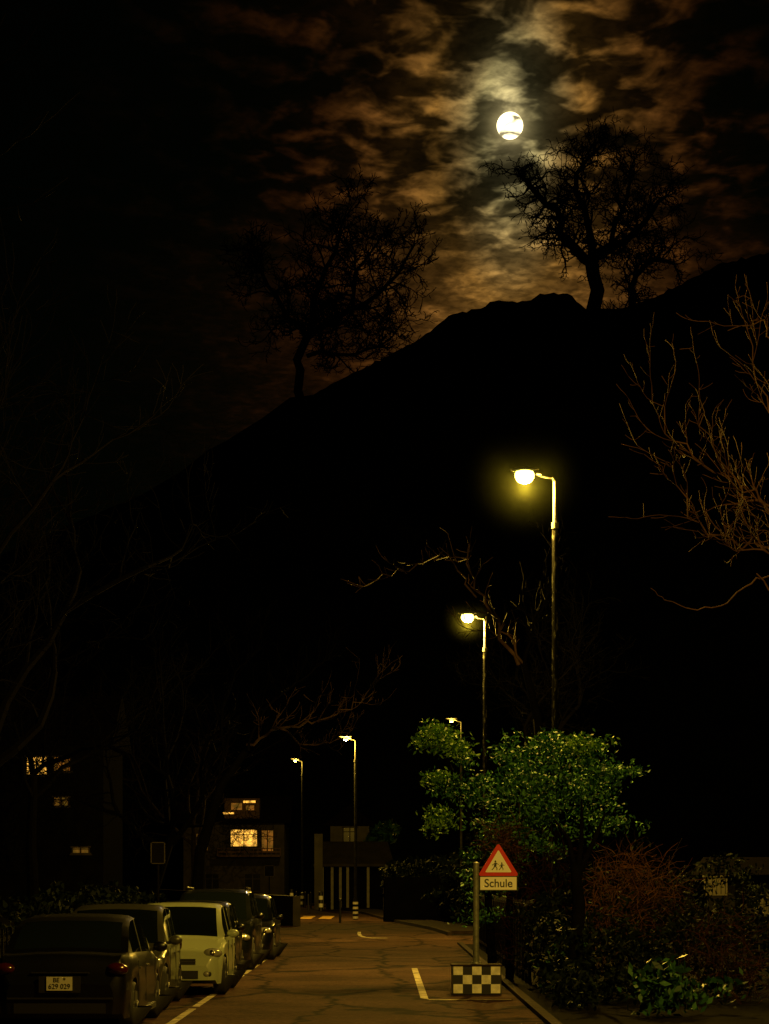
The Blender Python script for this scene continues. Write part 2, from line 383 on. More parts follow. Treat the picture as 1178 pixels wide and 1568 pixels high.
lamp(3.90,116,9.9,3.4,600,True)
lamp(-1.33,105,8.3,-1.78,4200,True,True)
lamp(-5.57,155,9.9,-6.06,1300,True)

# ------------------------------------------------------------ cars
def car(xc,y0,L_,Wd,H,paint,facing='front',style='hatch',rails=False,plate=None,name='parked_car'):
    root=empty(name,(xc,y0,0)); hw=Wd/2
    f=lambda u:(u if facing=='front' else L_-u)
    wr=.31 if H<1.55 else .34
    uf,ur=.19*L_,.82*L_
    hb=.92 if H<1.55 else 1.05
    if style=='hatch':
        belt=[(0,.50),(.04,.62),(.16,.74),(.5,hb-.08),(.25*L_,hb),(.8*L_,hb+.06),(.95*L_,hb+.03),(.985*L_,hb-.12),(L_,hb-.25)]
        roof=[(0,.50),(.04,.62),(.16,.74),(.5,hb-.08),(.245*L_,hb),(.33*L_,hb+(H-hb)*.5),(.42*L_,H-.07),(.5*L_,H-.01),(.6*L_,H),(.78*L_,H-.04),(.87*L_,H-.1),(.93*L_,hb+(H-hb)*.5),(.975*L_,hb+.04),(.985*L_,hb-.12),(L_,hb-.25)]
        wsh=(.25*L_,.42*L_); rwin=(.875*L_,.965*L_); side=(.32*L_,.88*L_); pil=[(.56*L_,.585*L_),(.76*L_,.79*L_)]
    else:
        belt=[(0,.50),(.04,.62),(.16,.72),(.6,hb-.1),(.27*L_,hb),(.8*L_,hb+.05),(.96*L_,hb+.03),(.985*L_,hb-.08),(L_,hb-.3)]
        roof=[(0,.50),(.04,.62),(.16,.72),(.6,hb-.1),(.265*L_,hb),(.34*L_,hb+(H-hb)*.5),(.42*L_,H-.06),(.52*L_,H),(.66*L_,H-.03),(.74*L_,H-.12),(.80*L_,hb+(H-hb)*.5),(.87*L_,hb+.07),(.96*L_,hb+.045),(.985*L_,hb-.08),(L_,hb-.3)]
        wsh=(.27*L_,.42*L_); rwin=(.70*L_,.855*L_); side=(.33*L_,.80*L_); pil=[(.55*L_,.575*L_)]
    wid=[(0,.70),(.05,.82),(.15,.9),(.4,.965),(.9,1),(L_-.9,1),(L_-.4,.97),(L_-.12,.91),(L_-.03,.84),(L_,.76)]
    us=sorted(set([0,.02,.04,.08,.12,.16,.22]+[i*.06 for i in range(5,int((L_-.2)/.06))]+[L_-.2,L_-.14,L_-.1,L_-.06,L_-.03,L_]))
    b=MB(); secs=[]
    for u in us:
        w_=hw*interp(u,wid); zb=interp(u,belt); zr=max(zb,interp(u,roof)); zl=.20
        if u<.12 or u>L_-.12: zl=.26
        for c in(uf,ur):
            d=abs(u-c)
            if d<wr+.06: zl=max(zl,wr+math.sqrt((wr+.06)**2-d*d)*.98)
        zl=min(zl,zb-.08)
        t=min(1,max(0,(zr-zb)/(H-hb)))
        P=[(0,zl if zl<.3 else .3),(hw*.66,zl),(w_*.975,zl),(w_,zl+(zb-zl)*.4),(w_*.99,zl+(zb-zl)*.75),(w_*.955,zb-.035),(w_*.93,zb),
           (w_*(.925-.0*t),zb+.012*t),(w_*(.92-.13*t),zb+(zr-zb)*.90+.0),(w_*(.80-.10*t),zr-.008),(w_*.4,zr+.012),(0,zr+.018)]
        secs.append([(px,f(u),pz) for px,pz in P])
    k=len(secs[0]); full=[]
    for s_ in secs: full.append(s_+[(-a,y_,z_) for a,y_,z_ in s_[-2:0:-1]])
    n=len(full[0]); vs=[p for s_ in full for p in s_]
    for i in range(len(full)-1):
        um=(us[i]+us[i+1])/2; zb=interp(um,belt);zr=interp(um,roof); t=(zr-zb)/(H-hb)
        for j in range(n):
            jj=j if j<k-1 else n-1-j
            mi=0
            if jj<=1: mi=2
            if jj==7 and side[0]<um<side[1] and t>.25 and not any(a<um<c for a,c in pil): mi=1
            if jj in(9,10) and (wsh[0]<um<wsh[1] or rwin[0]<um<rwin[1]): mi=1
            q=(i*n+j,(i+1)*n+j,(i+1)*n+(j+1)%n,i*n+(j+1)%n)
            if facing=='front': q=q[::-1]
            b.f.append(q); b.m.append(mi)
    b.v=[tuple(p) for p in vs]
    for idx in (0,len(full)-1):
        b.f.append(tuple(idx*n+j for j in range(n))); b.m.append(0)
    b.obj('body',[paint,M_glass,M_black],root,smooth=38)
    wm=MB()
    for c in(uf,ur):
        for sx in(-1,1):
            x1=sx*(hw*.985);x0=sx*(hw-.21)
            wm.tube([(x0,f(c),wr),(x0+sx*.02,f(c),wr),(x1-sx*.03,f(c),wr),(x1,f(c),wr),(x1,f(c),wr)],[wr*.9,wr,wr,wr*.94,wr*.66],24,0)
            wm.tube([(x1-sx*.005,f(c),wr),(x1-sx*.04,f(c),wr)],[wr*.66,wr*.6],24,1,False)
            wm.tube([(x1-sx*.05,f(c),wr),(x1-sx*.045,f(c),wr)],[wr*.64,wr*.64],24,2,True)
            for s_ in range(5):
                a=2*math.pi*s_/5+.3; 
                wm.tube([(x1-sx*.02,f(c),wr),(x1-sx*.015,f(c)+math.cos(a)*wr*.62,wr+math.sin(a)*wr*.62)],[.035,.028],5,1,True)
            wm.tube([(x1-sx*.03,f(c),wr),(x1-sx*.005,f(c),wr)],[.05,.04],10,1,True)
    wm.obj('wheels',[M_rubber,M_rim,M_black],root,smooth=40)
    t=MB()
    at=f
    for sx in(-1,1):
        t.ell((sx*hw*.76,at(.19),.69),(.16,.15,.085),1)
        t.ell((sx*hw*.76,at(.10),.69),(.06,.07,.06),3)
        t.ell((sx*hw*.66,at(.03),.36),(.06,.05,.05),1)
        t.ell((sx*hw*.66,at(.035),.36),(.085,.045,.075),0)
        th=.80 if style=='sedan' else .86
        t.ell((sx*hw*.80,at(L_-.10),th),(.14,.11,.08 if style=='sedan' else .15),2)
        t.ell((sx*(hw+.07),at(.31*L_),hb+.07),(.10,.07,.07),4)
        t.tube([(sx*(hw*.9),at(.31*L_),hb+.02),(sx*(hw+.03),at(.31*L_),hb+.05)],[.03,.025],6,0)
        for u in(.30*L_,.57*L_,.775*L_):
            t.box((sx*(hw*.997),at(u),.60),(.008,.012,.55),0)
        for u in(.52*L_,.73*L_): t.box((sx*(hw*.985+.012),at(u),hb-.14),(.03,.16,.025),3)
        t.box((sx*(hw*.985),at(.5*L_),.215),(.03,L_*.44,.07),0)
        if rails:
            t.tube([(sx*hw*.70,at(.45*L_),H+.0),(sx*hw*.70,at(.48*L_),H+.055),(sx*hw*.70,at(.84*L_),H+.02),(sx*hw*.70,at(.87*L_),H-.06)],[.018]*4,6,3)
    t.box((0,at(.012),.56),(hw*.9,.05,.09),0); t.box((0,at(-.004),.56),(hw*.92,.03,.012),3)
    t.box((0,at(.005),.35),(hw*1.0,.04,.13),0)
    t.box((0,at(L_-.002),.33),(hw*1.3,.04,.12),0)
    for sx in(-.35,.2):
        t.tube([(sx,at(.255*L_),hb+.03),(sx+.42,at(.30*L_),hb+.13)],[.01,.008],4,0)
    if facing=='front': t.box((0,-.018,.46),(.32,.015,.085),5)
    else:
        t.box((0,-.016,.62),(.50,.02,.2),0); 
        t.box((0,-.03,.63),(.31,.012,.165),5)
        t.box((0,.035,.76),(.7,.05,.015),0)
        t.box((0,.01,.45),(hw*1.5,.06,.02),0)
    t.obj('trim',[M_black,M_headl,M_tail,M_chrome,paint,M_plate],root,smooth=50)
    if plate:
        text('plate_text_top',plate[0],.075,(0,-.038,.672),M_pic,root,1); text('plate_text',plate[1],.085,(0,-.038,.595),M_pic,root,.95)
    return root
M_plate=mat('plate_white',(.6,.58,.5),.5)
def paint(name,c,metal=0,r=.3,coat=.7): return mat(name,c,r,metal,coat=coat)
car(-3.92,27.6,4.35,1.70,1.43,paint('black_car_paint',(.001,.001,.001),0,.35,.5),'rear','sedan',plate=('BE  *','629 029'))
car(-3.98,32.7,3.3,1.66,1.50,paint('silver_car_paint',(.06,.06,.045),.3),'front','hatch')
car(-3.42,36.8,3.55,1.68,1.48,paint('white_car_paint',(.36,.41,.28)),'front','hatch')
car(-3.62,41.5,3.9,1.70,1.46,paint('dark_car_paint',(.003,.004,.004)),'front','hatch')
car(-3.58,46.6,4.4,1.78,1.66,paint('anthracite_car_paint',(.003,.004,.003)),'front','hatch',rails=True)
car(-3.42,52.6,4.2,1.74,1.50,paint('black_green_car_paint',(.0015,.002,.002)),'front','hatch')

# ------------------------------------------------------------ school sign + checkered block
root=empty('school_warning_sign',(1.505,37.6,0))
b=MB(); b.tube([(0,0,.48),(0,0,2.15)],[.05,.05],14,0,True); b.tube([(0,0,2.15),(0,0,2.17)],[.055,.03],14,1,True)
b.tube([(0,0,.48),(0,0,.53)],[.09,.07],14,0,True)
for z in(2.08,1.86): b.box((.12,0,z),(.26,.03,.03),1)
b.obj('post',[M_galv,M_black],root,smooth=40)
def tri(cx,z0,z1,wd,rad,n=6):
    V=[(cx-wd/2,z0),(cx+wd/2,z0),(cx,z1)]; pts=[]
    cen=(cx,(2*z0+z1)/3)
    inner=[]
    for v in V:
        dx=cen[0]-v[0];dz=cen[1]-v[1];l=math.hypot(dx,dz); inner.append((v[0]+dx/l*2*rad,v[1]+dz/l*2*rad))
    for i,c in enumerate(inner):
        a0=[150,270,30][i]
        for j in range(n+1):
            a=R(a0+120*j/n); pts.append((c[0]+rad*math.cos(a),c[1]+rad*math.sin(a)))
    return pts
cx=.365
b=MB(); b.poly(tri(cx,1.94,2.49,.68,.03),-.055,-.04,0); b.poly(tri(cx,2.0,2.37,.44,.012),-.058,-.0552,1)
b.poly([(cx-.31,1.70),(cx+.31,1.70),(cx+.31,1.935),(cx-.31,1.935)],-.055,-.04,2)
b.poly([(cx-.298,1.712),(cx+.298,1.712),(cx+.298,1.923),(cx-.298,1.923)],-.058,-.0552,1)
for sx,ox in((1,-.05),(1,.055)):
    s_=1 if ox<0 else .8; ox+=cx; z0=2.035
    def PP(l): b.poly([(ox+a*s_,z0+c*s_) for a,c in l],-.061,-.0582,2)
    PP([(-.012,.125),(.012,.125),(.014,.15),(0,.163),(-.014,.15)])
    PP([(-.026,.06),(.014,.06),(.024,.12),(-.014,.12)])
    PP([(-.022,.06),(-.002,.06),(-.03,.02),(-.055,.0),(-.062,.012),(-.04,.03)])
    PP([(-.004,.06),(.016,.06),(.034,.03),(.03,0),(.018,0),(.02,.028)])
    PP([(.016,.118),(.022,.105),(.052,.088),(.055,.098)])
    PP([(-.014,.118),(-.018,.102),(-.05,.075),(-.056,.085)])
b.obj('panels',[M_red,M_white,M_pic],root)
text('schule_text','Schule',.19,(cx,-.060,1.815),M_pic,root,.95)
root=empty('checkered_barrier_block',(1.5,37.45,0))
b=MB(); b.box((0,0,.245),(.80,.62,.46),0); b.box((0,0,.485),(.82,.64,.03),2)
b.obj('block',[M_black,M_white,M_kerb],root)
b=MB(); c_=.152
for i in range(5):
    for j in range(3):
        if (i+j)%2==0: b.box((-.38+(i+.5)*c_,-.312,.035+(j+.5)*.148),(c_,.004,.146),0)
for j in range(3):
    for i in range(4):
        if (i+j)%2: b.box((-.402,-.22+i*.148,.035+(j+.5)*.148),(.004,.146,.146),0)
b.obj('white_checks',[mat('scuffed_white_paint',(.88,.85,.74),.6,noise=.35,scale=9)],root)

def bollard(x,y,h=1.1):
    b=MB(); k=5
    for i in range(k): b.tube([(0,0,h*i/k),(0,0,h*(i+1)/k)],[.13,.13],12,i%2,True)
    b.tube([(0,0,h),(0,0,h+.05)],[.13,.05],12,0,True)
    b.obj('striped_bollard',[M_black,M_white],None,(x,y,.0),smooth=40)
bollard(-6.5,160); bollard(-3.7,133); bollard(-5.4,150,.95)
for x,y in((-6.0,155.5),(-5.1,147),(-4.6,143),(-4.2,126),(-1.9,98)):
    b=MB(); b.tube([(0,0,0),(0,0,.95)],[.05,.05],8,0,True); b.ell((0,0,.97),(.07,.07,.07)); b.obj('metal_bollard',[M_black],None,(x,y,0),smooth=40)

# ------------------------------------------------------------ bare trees
def rv(rng): return Vector((rng.gauss(0,1),rng.gauss(0,1),rng.gauss(0,1)))
def grow(mb,rng,p,d,ln,r,depth,gn=.35,up=.1,spread=.75,mi=0,kids=2,rmin=.006,shr=.72):
    n=4 if depth>0 else 3; pts=[p.copy()];rad=[r]; r1=r*.62
    d=d.normalized()
    for i in range(n):
        d=(d+rv(rng)*gn*.5+Vector((0,0,up))).normalized()
        p=p+d*(ln/n); pts.append(p.copy()); rad.append(max(rmin,r+(r1-r)*(i+1)/n))
    mb.tube(pts,rad,6 if depth>3 else (4 if depth>1 else 3),mi)
    if depth<=0: return
    for k in range(kids):
        nd=(d+rv(rng)*spread*.6).normalized()
        grow(mb,rng,pts[-1],nd,ln*shr*rng.uniform(.8,1.15),r1*rng.uniform(.75,1),depth-1,gn,up,spread,mi,kids,rmin,shr)
    for i in (1,2,3):
        if i<len(pts)-1 and rng.random()<(.75 if depth>1 else .6):
            nd=(d+rv(rng)*spread).normalized()
            grow(mb,rng,pts[i],nd,ln*shr*rng.uniform(.55,.95),rad[i]*.5,depth-1 if rng.random()<.5 else max(0,depth-2),gn,up,spread,mi,kids,rmin,shr)
def limbtree(name,base,limbs,mt,seed,tl,depth,rmin,tr=.25,gn=.5,up=.08,nsh=3):
    rng=random.Random(seed); mb=MB()
    for pts,r0,r1,sh in limbs:
        k=len(pts); dense=[]
        for i in range(k-1):
            a=Vector(pts[i]);c=Vector(pts[i+1])
            dense.append(a); dense.append((a+c)/2+rv(rng)*(c-a).length*.09)
        dense.append(Vector(pts[-1]))
        m=len(dense); rad=[r0+(r1-r0)*i/(m-1) for i in range(m)]
        mb.tube(dense,rad,8,0)
        if sh:
            for i in range(max(1,int(m*.15)),m):
                d=(dense[i]-dense[i-1]).normalized()
                for q in range(nsh):
                    nd=(d*.4+rv(rng)*.7); nd.y*=.8
                    grow(mb,rng,dense[i],nd,tl*rng.uniform(.7,1.25),min(tr,rad[i]*.5),depth,gn,up,.9,0,2,rmin)
    return mb.obj(name,[mt],None,base)
limbtree('bare_tree',(23.5,250,63.2),[
 ([(0,0,-2),(-.2,0,3),(-.9,0,6)],.85,.7,False),
 ([(-.9,0,6),(-2.7,.5,7.8),(-4.3,1,9.6),(-4.5,1.3,12.1),(-6.6,1,13.6),(-8.1,.6,15.3)],.6,.22,True),
 ([(-.9,0,6),(-1.3,-1,9.6),(-2.7,-1.5,13.2),(-2,-2,16),(-.6,-2,17.6)],.45,.15,True),
 ([(-.9,0,6),(1.2,.3,7.8),(4,1,9.6),(5.8,1.5,11.8),(7.6,2,13.9)],.52,.18,True),
 ([(1.2,.3,7.8),(2.2,-1,11),(3.2,-1.6,14.5),(3.6,-2,16.8)],.3,.10,True),
 ([(3.4,0,-1),(3.7,0,2.2),(4,.2,4.6),(5.9,.5,6.4),(8.3,.6,6.0)],.45,.15,True)],M_barkdark,11,2.1,3,.04,.15,.6,.03,4)
limbtree('bare_tree',(-8.5,250,54.0),[
 ([(0,0,-2),(-.7,0,3.5),(0,0,7)],.5,.45,False),
 ([(0,0,7),(2.1,.2,8.6),(5,.6,10.4),(7.9,1,12.1),(10,1.2,14.3),(11.8,1,17.5)],.42,.12,True),
 ([(0,0,7),(.7,-1,10.7),(2.1,-1,14.3),(3.6,-1,17.9),(4.3,-1,20)],.38,.12,True),
 ([(0,0,7),(-2.1,.5,9.3),(-4.3,.8,12.9),(-5,1,16.4)],.35,.12,True),
 ([(5,.6,10.4),(5.4,0,14.3),(7.9,-.5,17.5)],.25,.1,True),
 ([(0,0,5),(3,1,5.4),(6.5,1.2,6.0),(9.5,1,7.5)],.25,.1,True)],M_barkdark,5,2.5,3,.045,.15,.6,.05,4)

def tree(name,base,h,r,seed,depth,lean=(0,0,1),ln=None,mt=M_bark,up=.08,gn=.35,rmin=.008,spread=.8):
    rng=random.Random(seed); mb=MB()
    d=Vector(lean).normalized(); p=Vector((0,0,-.1)); pts=[p.copy()];rad=[r*1.25]
    for i in range(6):
        d=(d+rv(rng)*.06+Vector((0,0,.06))).normalized(); p=p+d*h/6; pts.append(p.copy()); rad.append(r*(1-.07*i))
    mb.tube(pts,rad,10,0)
    for k in range(4):
        a=2*math.pi*k/4+rng.random(); nd=Vector((math.cos(a)*.8,math.sin(a)*.8,rng.uniform(.5,1.1)))
        grow(mb,rng,pts[-1 if k%2 else -2],nd,(ln or h*.6)*rng.uniform(.8,1.1),r*.5,depth,gn,up,spread,0,2,rmin)
    return mb.obj(name,[mt],None,base)
tree('bare_tree',(-11.5,62,0),6,.3,3,5,ln=4.2,mt=M_barkdark)
tree('bare_tree',(-10.5,98,0),4,.3,8,4,lean=(.35,0,1),ln=3.2,mt=M_barkdark)
tree('bare_tree',(-17,110,0),7,.3,14,5,ln=4.5,mt=M_barkdark)
tree('bare_tree',(-9.3,47,0),6,.25,21,5,lean=(-.2,0,1),ln=4.2,mt=M_barkdark)
tree('bare_tree',(6.5,84,0),6.5,.2,37,5,ln=3.0,mt=M_barkdark)
tree('bare_tree',(-12.5,150,0),5,.25,41,4,ln=4,mt=M_bark)

def sweep(mb,pts,r0,r1,tw,seed,tl=.55,depth=2,rmin=.0055,jit=.025,start=2,prob=1.0,mi=0):
    rg=random.Random(seed); P=[Vector(p) for p in pts]; D=[]
    for i in range(len(P)-1):
        for q in range(4):
            t=q/4; D.append(P[i]*(1-t)+P[i+1]*t+rv(rg)*jit)
    D.append(P[-1]); m=len(D); rad=[r0+(r1-r0)*i/(m-1) for i in range(m)]
    mb.tube(D,rad,6,mi)
    for i in range(start,m):
        for _ in range(tw):
            if rg.random()>prob: continue
            d=(D[i]-D[i-1]).normalized()*.9+rv(rg)*.4+Vector((0,0,.35))
            grow(mb,rg,D[i],d,tl*rg.uniform(.6,1.5),max(rmin*1.2,rad[i]*.5),depth,.28,.10,.6,mi,1,rmin)
mb=MB()
mb.tube([(8.4,38,-.1),(8.3,38,3),(8.0,38,6)],[.22,.18,.15],10,0)
sweep(mb,[(8.0,38,4.6),(7.2,37.8,5.6),(6.5,37.6,6.4),(6.1,37.5,6.9)],.05,.010,0,1)
sweep(mb,[(7.2,37.8,5.6),(6.4,37.6,6.9),(6.0,37.5,6.75),(5.6,37.5,6.4),(5.1,37.4,6.3),(4.6,37.4,6.45),(4.35,37.4,6.65)],.016,.004,0,8,jit=.015)
sweep(mb,[(8.0,38,5.5),(7.0,37.9,6.9),(6.3,38,7.5),(5.6,38,7.6),(5.1,38,8.0),(4.75,38,8.8)],.035,.006,1,2,.5,jit=.05,prob=.9,rmin=.0045)
sweep(mb,[(8.0,38,6),(7.1,38.2,7.6),(6.3,38.3,8.2),(5.5,38.4,8.7),(4.95,38.5,9.3),(4.5,38.5,10.2)],.035,.006,1,3,.5,jit=.05,prob=.85,rmin=.0045)
sweep(mb,[(8.0,38,6),(7.3,37.6,8.2),(6.7,37.5,9.0),(6.2,37.4,9.7),(5.9,37.3,10.9)],.035,.006,1,4,.5,jit=.05,prob=.9,rmin=.0045)
sweep(mb,[(8.0,38,6),(7.4,38,9),(7.0,38.2,10.2),(6.6,38.2,10.9),(6.2,38,11.2),(5.7,38,11.0)],.03,.006,1,5,.4,jit=.05,prob=.6,rmin=.0045)
sweep(mb,[(8.0,38,5.8),(7.1,37.6,6.6),(6.5,37.5,7.2),(5.9,37.2,7.2),(5.3,37.2,7.5)],.03,.006,1,6,.45,jit=.05,prob=.9,rmin=.0045)
sweep(mb,[(8.0,38,5.9),(7.1,37.9,7.2),(6.5,37.8,8.0),(5.9,37.7,8.3),(5.4,37.7,9.0),(5.2,37.7,9.8)],.03,.006,1,9,.45,jit=.05,prob=.8,rmin=.0045)
mb.obj('bare_tree',[M_twig])
mb=MB(); mb.tube([(4.9,67.5,-.1),(4.8,67.4,3.5),(4.5,67.3,6.6),(4.1,67.2,8.2)],[.2,.17,.13,.1],10,1)
sweep(mb,[(4.1,67.2,8.2),(3.3,67,9.2),(2.7,66.8,10.2),(2.4,66.8,11.0),(1.95,66.8,11.6)],.06,.012,1,12,.5,1,.010,.11)
sweep(mb,[(2.7,66.8,10.2),(2.0,66.6,11.1),(1.5,66.6,11.4),(.9,66.6,10.9),(.2,66.6,10.8),(-.6,66.6,10.4)],.03,.010,1,13,.4,1,.009,.10,prob=.7)
sweep(mb,[(4.1,67.2,8.2),(3.6,67,9.0),(3.0,66.8,9.1),(2.2,66.8,9.3)],.04,.010,1,14,.4,1,.009,.05)
sweep(mb,[(4.1,67.2,8.2),(4.4,67,9.4),(5.0,67,10.6),(5.2,67,11.6)],.06,.012,1,15,.7,2,.009,.05,mi=1)
mb.obj('bare_tree',[M_twigd,M_barkdark])
mb=MB(); mb.tube([(-7.6,92,-.1),(-7.4,92,3),(-6.6,92,5.6),(-5.6,92,7.0)],[.28,.23,.18,.14],10,1)
sweep(mb,[(-5.6,92,7.0),(-4.4,91.8,7.9),(-3.2,91.6,8.1),(-2.0,91.5,8.5),(-1.0,91.4,9.0),(-.1,91.3,9.9)],.06,.012,1,22,.8,2,.009,.08)
sweep(mb,[(-5.6,92,7.0),(-4.9,92,8.6),(-3.8,92,9.6),(-2.7,92,10.4),(-2.0,92,11.2)],.06,.012,1,23,.8,2,.009,.06,mi=1)
sweep(mb,[(-4.4,91.8,7.9),(-3.2,91,7.2),(-2.2,91,7.3),(-1.3,91,7.8)],.04,.010,1,24,.6,2,.009,.06)
sweep(mb,[(-6.6,92,5.6),(-6.6,92,8.4),(-6.0,92,10.2),(-5.2,92,11.0)],.06,.012,1,25,.9,2,.009,.05,mi=1)
mb.obj('bare_tree',[M_twigd,M_barkdark])

# ------------------------------------------------------------ leafy plants
def leaves(clumps,per,size,seed):
    rs=np.random.RandomState(seed); cs=[]
    for c,r,n in clumps:
        k=max(1,int(n))
        d=rs.normal(size=(k,3)); d/=np.linalg.norm(d,axis=1)[:,None]
        rr=rs.uniform(.4,1.0,size=(k,1))+ (rs.rand(k,1)**4)*.6
        cs.append(np.array(c)+d*rr*np.array(r))
    cs=np.vstack(cs)
    pts=np.repeat(cs,per,axis=0)+rs.normal(size=(len(cs)*per,3))*np.array((.11,.11,.07))
    n=len(pts)
    a=rs.normal(size=(n,3)); a[:,2]-=.3; a/=np.linalg.norm(a,axis=1)[:,None]
    bq=rs.normal(size=(n,3)); bq-=a*(a*bq).sum(1)[:,None]; bq/=np.linalg.norm(bq,axis=1)[:,None]
    s=size*rs.uniform(.6,1.4,size=(n,1))
    q=np.stack([pts-a*s,pts+bq*s*.42-a*s*.1,pts+a*s,pts-bq*s*.42-a*s*.1],1).reshape(-1,3)
    q[:,2]=np.maximum(q[:,2],.02)
    return q.tolist(),[(4*i,4*i+1,4*i+2,4*i+3) for i in range(n)]
def plant(name,clumps,per,size,seed,mt,stems=(),smt=M_barkdark,extra=None,emt=None):
    q,f=leaves(clumps,per,size,seed); b=MB(); b.v=[tuple(p) for p in q]; b.f=f; b.m=[0]*len(f)
    if extra:
        q,f=leaves(extra,per,size,seed+1); b.add(q,f,2)
    for pts,r0,r1 in stems:
        m=len(pts); b.tube(pts,[r0+(r1-r0)*i/(m-1) for i in range(m)],8,1)
    return b.obj(name,[mt,smt]+([emt] if emt else []))
plant('evergreen_tree',[
 ((3.2,42.5,3.85),(.9,.8,.55),78),((2.5,42.2,3.3),(.7,.8,.7),70),((3.9,42.6,3.45),(.55,.7,.5),34),((3.0,42.0,4.35),(.22,.3,.2),14),((3.75,42.2,4.3),(.28,.3,.16),12),
 ((2.4,42.2,4.2),(.3,.4,.26),18),((1.6,41.8,3.6),(.32,.4,.36),18),((1.4,41.8,4.15),(.2,.3,.18),6),((4.45,42.6,3.9),(.25,.4,.14),8),((4.2,42.5,2.9),(.4,.5,.2),10),
 ((1.15,41.7,3.5),(.2,.25,.10),6),((2.1,42,2.6),(.5,.6,.5),40),((3.1,42.3,2.6),(.6,.7,.35),24),((1.9,42,1.6),(.5,.6,.6),22)],
 36,.046,4,M_leaf,[([(3.4,42.6,0),(3.35,42.6,1.5),(3.2,42.6,3),(3.3,42.6,4)],.16,.05),([(2.0,42,0),(1.9,42,1.6),(1.5,41.9,3.2),(1.1,41.7,4.2)],.09,.02),([(2.3,42,0),(2.3,42.1,2),(2.5,42.2,3.6)],.08,.03)],
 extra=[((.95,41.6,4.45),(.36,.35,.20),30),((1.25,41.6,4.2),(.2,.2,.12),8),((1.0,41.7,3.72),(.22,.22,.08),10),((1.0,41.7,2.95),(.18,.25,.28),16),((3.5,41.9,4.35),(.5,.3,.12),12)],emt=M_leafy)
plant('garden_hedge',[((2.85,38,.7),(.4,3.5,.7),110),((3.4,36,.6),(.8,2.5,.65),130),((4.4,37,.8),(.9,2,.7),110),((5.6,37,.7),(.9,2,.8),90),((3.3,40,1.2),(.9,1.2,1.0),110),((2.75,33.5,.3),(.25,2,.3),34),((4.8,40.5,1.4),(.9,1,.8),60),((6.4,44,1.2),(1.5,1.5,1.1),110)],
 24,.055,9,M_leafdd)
plant('laurel_shrub',[((3.85,31.5,.42),(.42,.5,.36),34),((4.7,32,.35),(.4,.5,.3),6)],14,.08,15,M_leafd)
plant('laurel_shrub',[((2.75,36,.5),(.2,1.0,.5),16),((3.0,35.5,1.1),(.2,.5,.4),6)],16,.055,16,M_leafd)
def twigs(name,areas,seed,mt,r=.006):
    rg=random.Random(seed); b=MB()
    for ar in areas:
        (cx,cy,cz),(rx,ry,rz),n,ln=ar[:4]; mi=ar[4] if len(ar)>4 else 0
        for _ in range(n):
            d=rv(rg); d=d.normalized()*rg.random()**.5
            p=Vector((cx+d.x*rx,cy+d.y*ry,cz+d.z*rz))
            d=Vector((rg.gauss(0,.6),rg.gauss(0,.6),rg.gauss(.3,.6))); pts=[p.copy()]
            L_=ln*rg.uniform(.5,1.4)
            for i in range(4):
                d=(d.normalized()+rv(rg)*.35+Vector((0,0,-.08))); p=p+d.normalized()*L_/4; 
                if p.z<.03: p.z=.03
                pts.append(p.copy())
            b.tube(pts,[r,r*.9,r*.8,r*.7,r*.5],3,mi)
    return b.obj(name,mt if isinstance(mt,list) else [mt])
twigs('dry_hedge',[((3.95,36.5,1.75),(.85,.6,.6),560,.5),((3.5,36.3,1.1),(.5,.5,.5),240,.5),((4.6,36.6,1.1),(.6,.5,.6),160,.5,1),((5.2,35,.7),(.9,.8,.75),260,.5,1),((5.3,34,.5),(.7,.8,.5),120,.5,1)],5,[M_brown,M_brownd],.005)
twigs('dry_climbing_shrub',[((2.15,41.3,2.55),(.4,.35,.45),240,.4),((2.6,41,1.9),(.45,.3,.6),160,.4,1),((3.2,41,2.0),(.55,.3,.6),160,.4,1),((2.3,40.5,1.0),(.3,.3,.9),120,.4,1)],6,[M_brown,M_brownd],.006)
b=MB(); b.tube([(2.95,35,0),(2.93,35,.8),(2.98,35.05,1.5),(2.92,35.1,2.1)],[.13,.11,.10,.07],10,0); 
for q in ((3.4,35.2,2.9),(2.6,35,2.8),(3.0,34.8,3.1)): b.tube([(2.95,35.07,1.9),((2.95+q[0])/2+.05,35.1,2.5),q],[.05,.035,.015],6,0)
b.obj('tree_trunk',[M_barkdark],smooth=60)

b=MB()
for i in range(60):
    y=30+i*.5; b.box((-6.85,y,.5),(.03,.07,1.0),0)
b.box((-6.87,44.7,.3),(.03,30,.08),0); b.box((-6.87,44.7,.8),(.03,30,.08),0)
b.obj('picket_fence',[M_walldd])
b=MB()
for i in range(26): b.box((2.6,41+i*.9,.75),(.06,.06,1.5),0)
b.box((2.6,52.2,1.4),(.04,22.6,.06),0); b.box((2.6,52.2,.2),(.04,22.6,.06),0)
for i in range(180): b.box((2.6,41+i*.125,.8),(.015,.015,1.2),0)
b.obj('metal_fence',[M_black])

def board(x,y,w_,h_,zc,name='notice_board'):
    r_=empty(name,(x,y,0)); b=MB(); b.tube([(0,.03,0),(0,.03,zc+h_/2)],[.03,.03],8,0,True)
    b.box((0,0,zc),(w_,.03,h_),0)
    for sx in(-1,1): b.box((sx*(w_/2-.012),-.018,zc),(.024,.008,h_-.05),1)
    for sx in(-1,1): b.box((0,-.018,zc+sx*(h_/2-.012)),(w_-.05,.008,.02),1)
    b.obj('board',[M_walldd,M_walld],r_)
board(-5.35,54,.34,.52,2.5); board(-6.3,125,.55,.6,2.3)

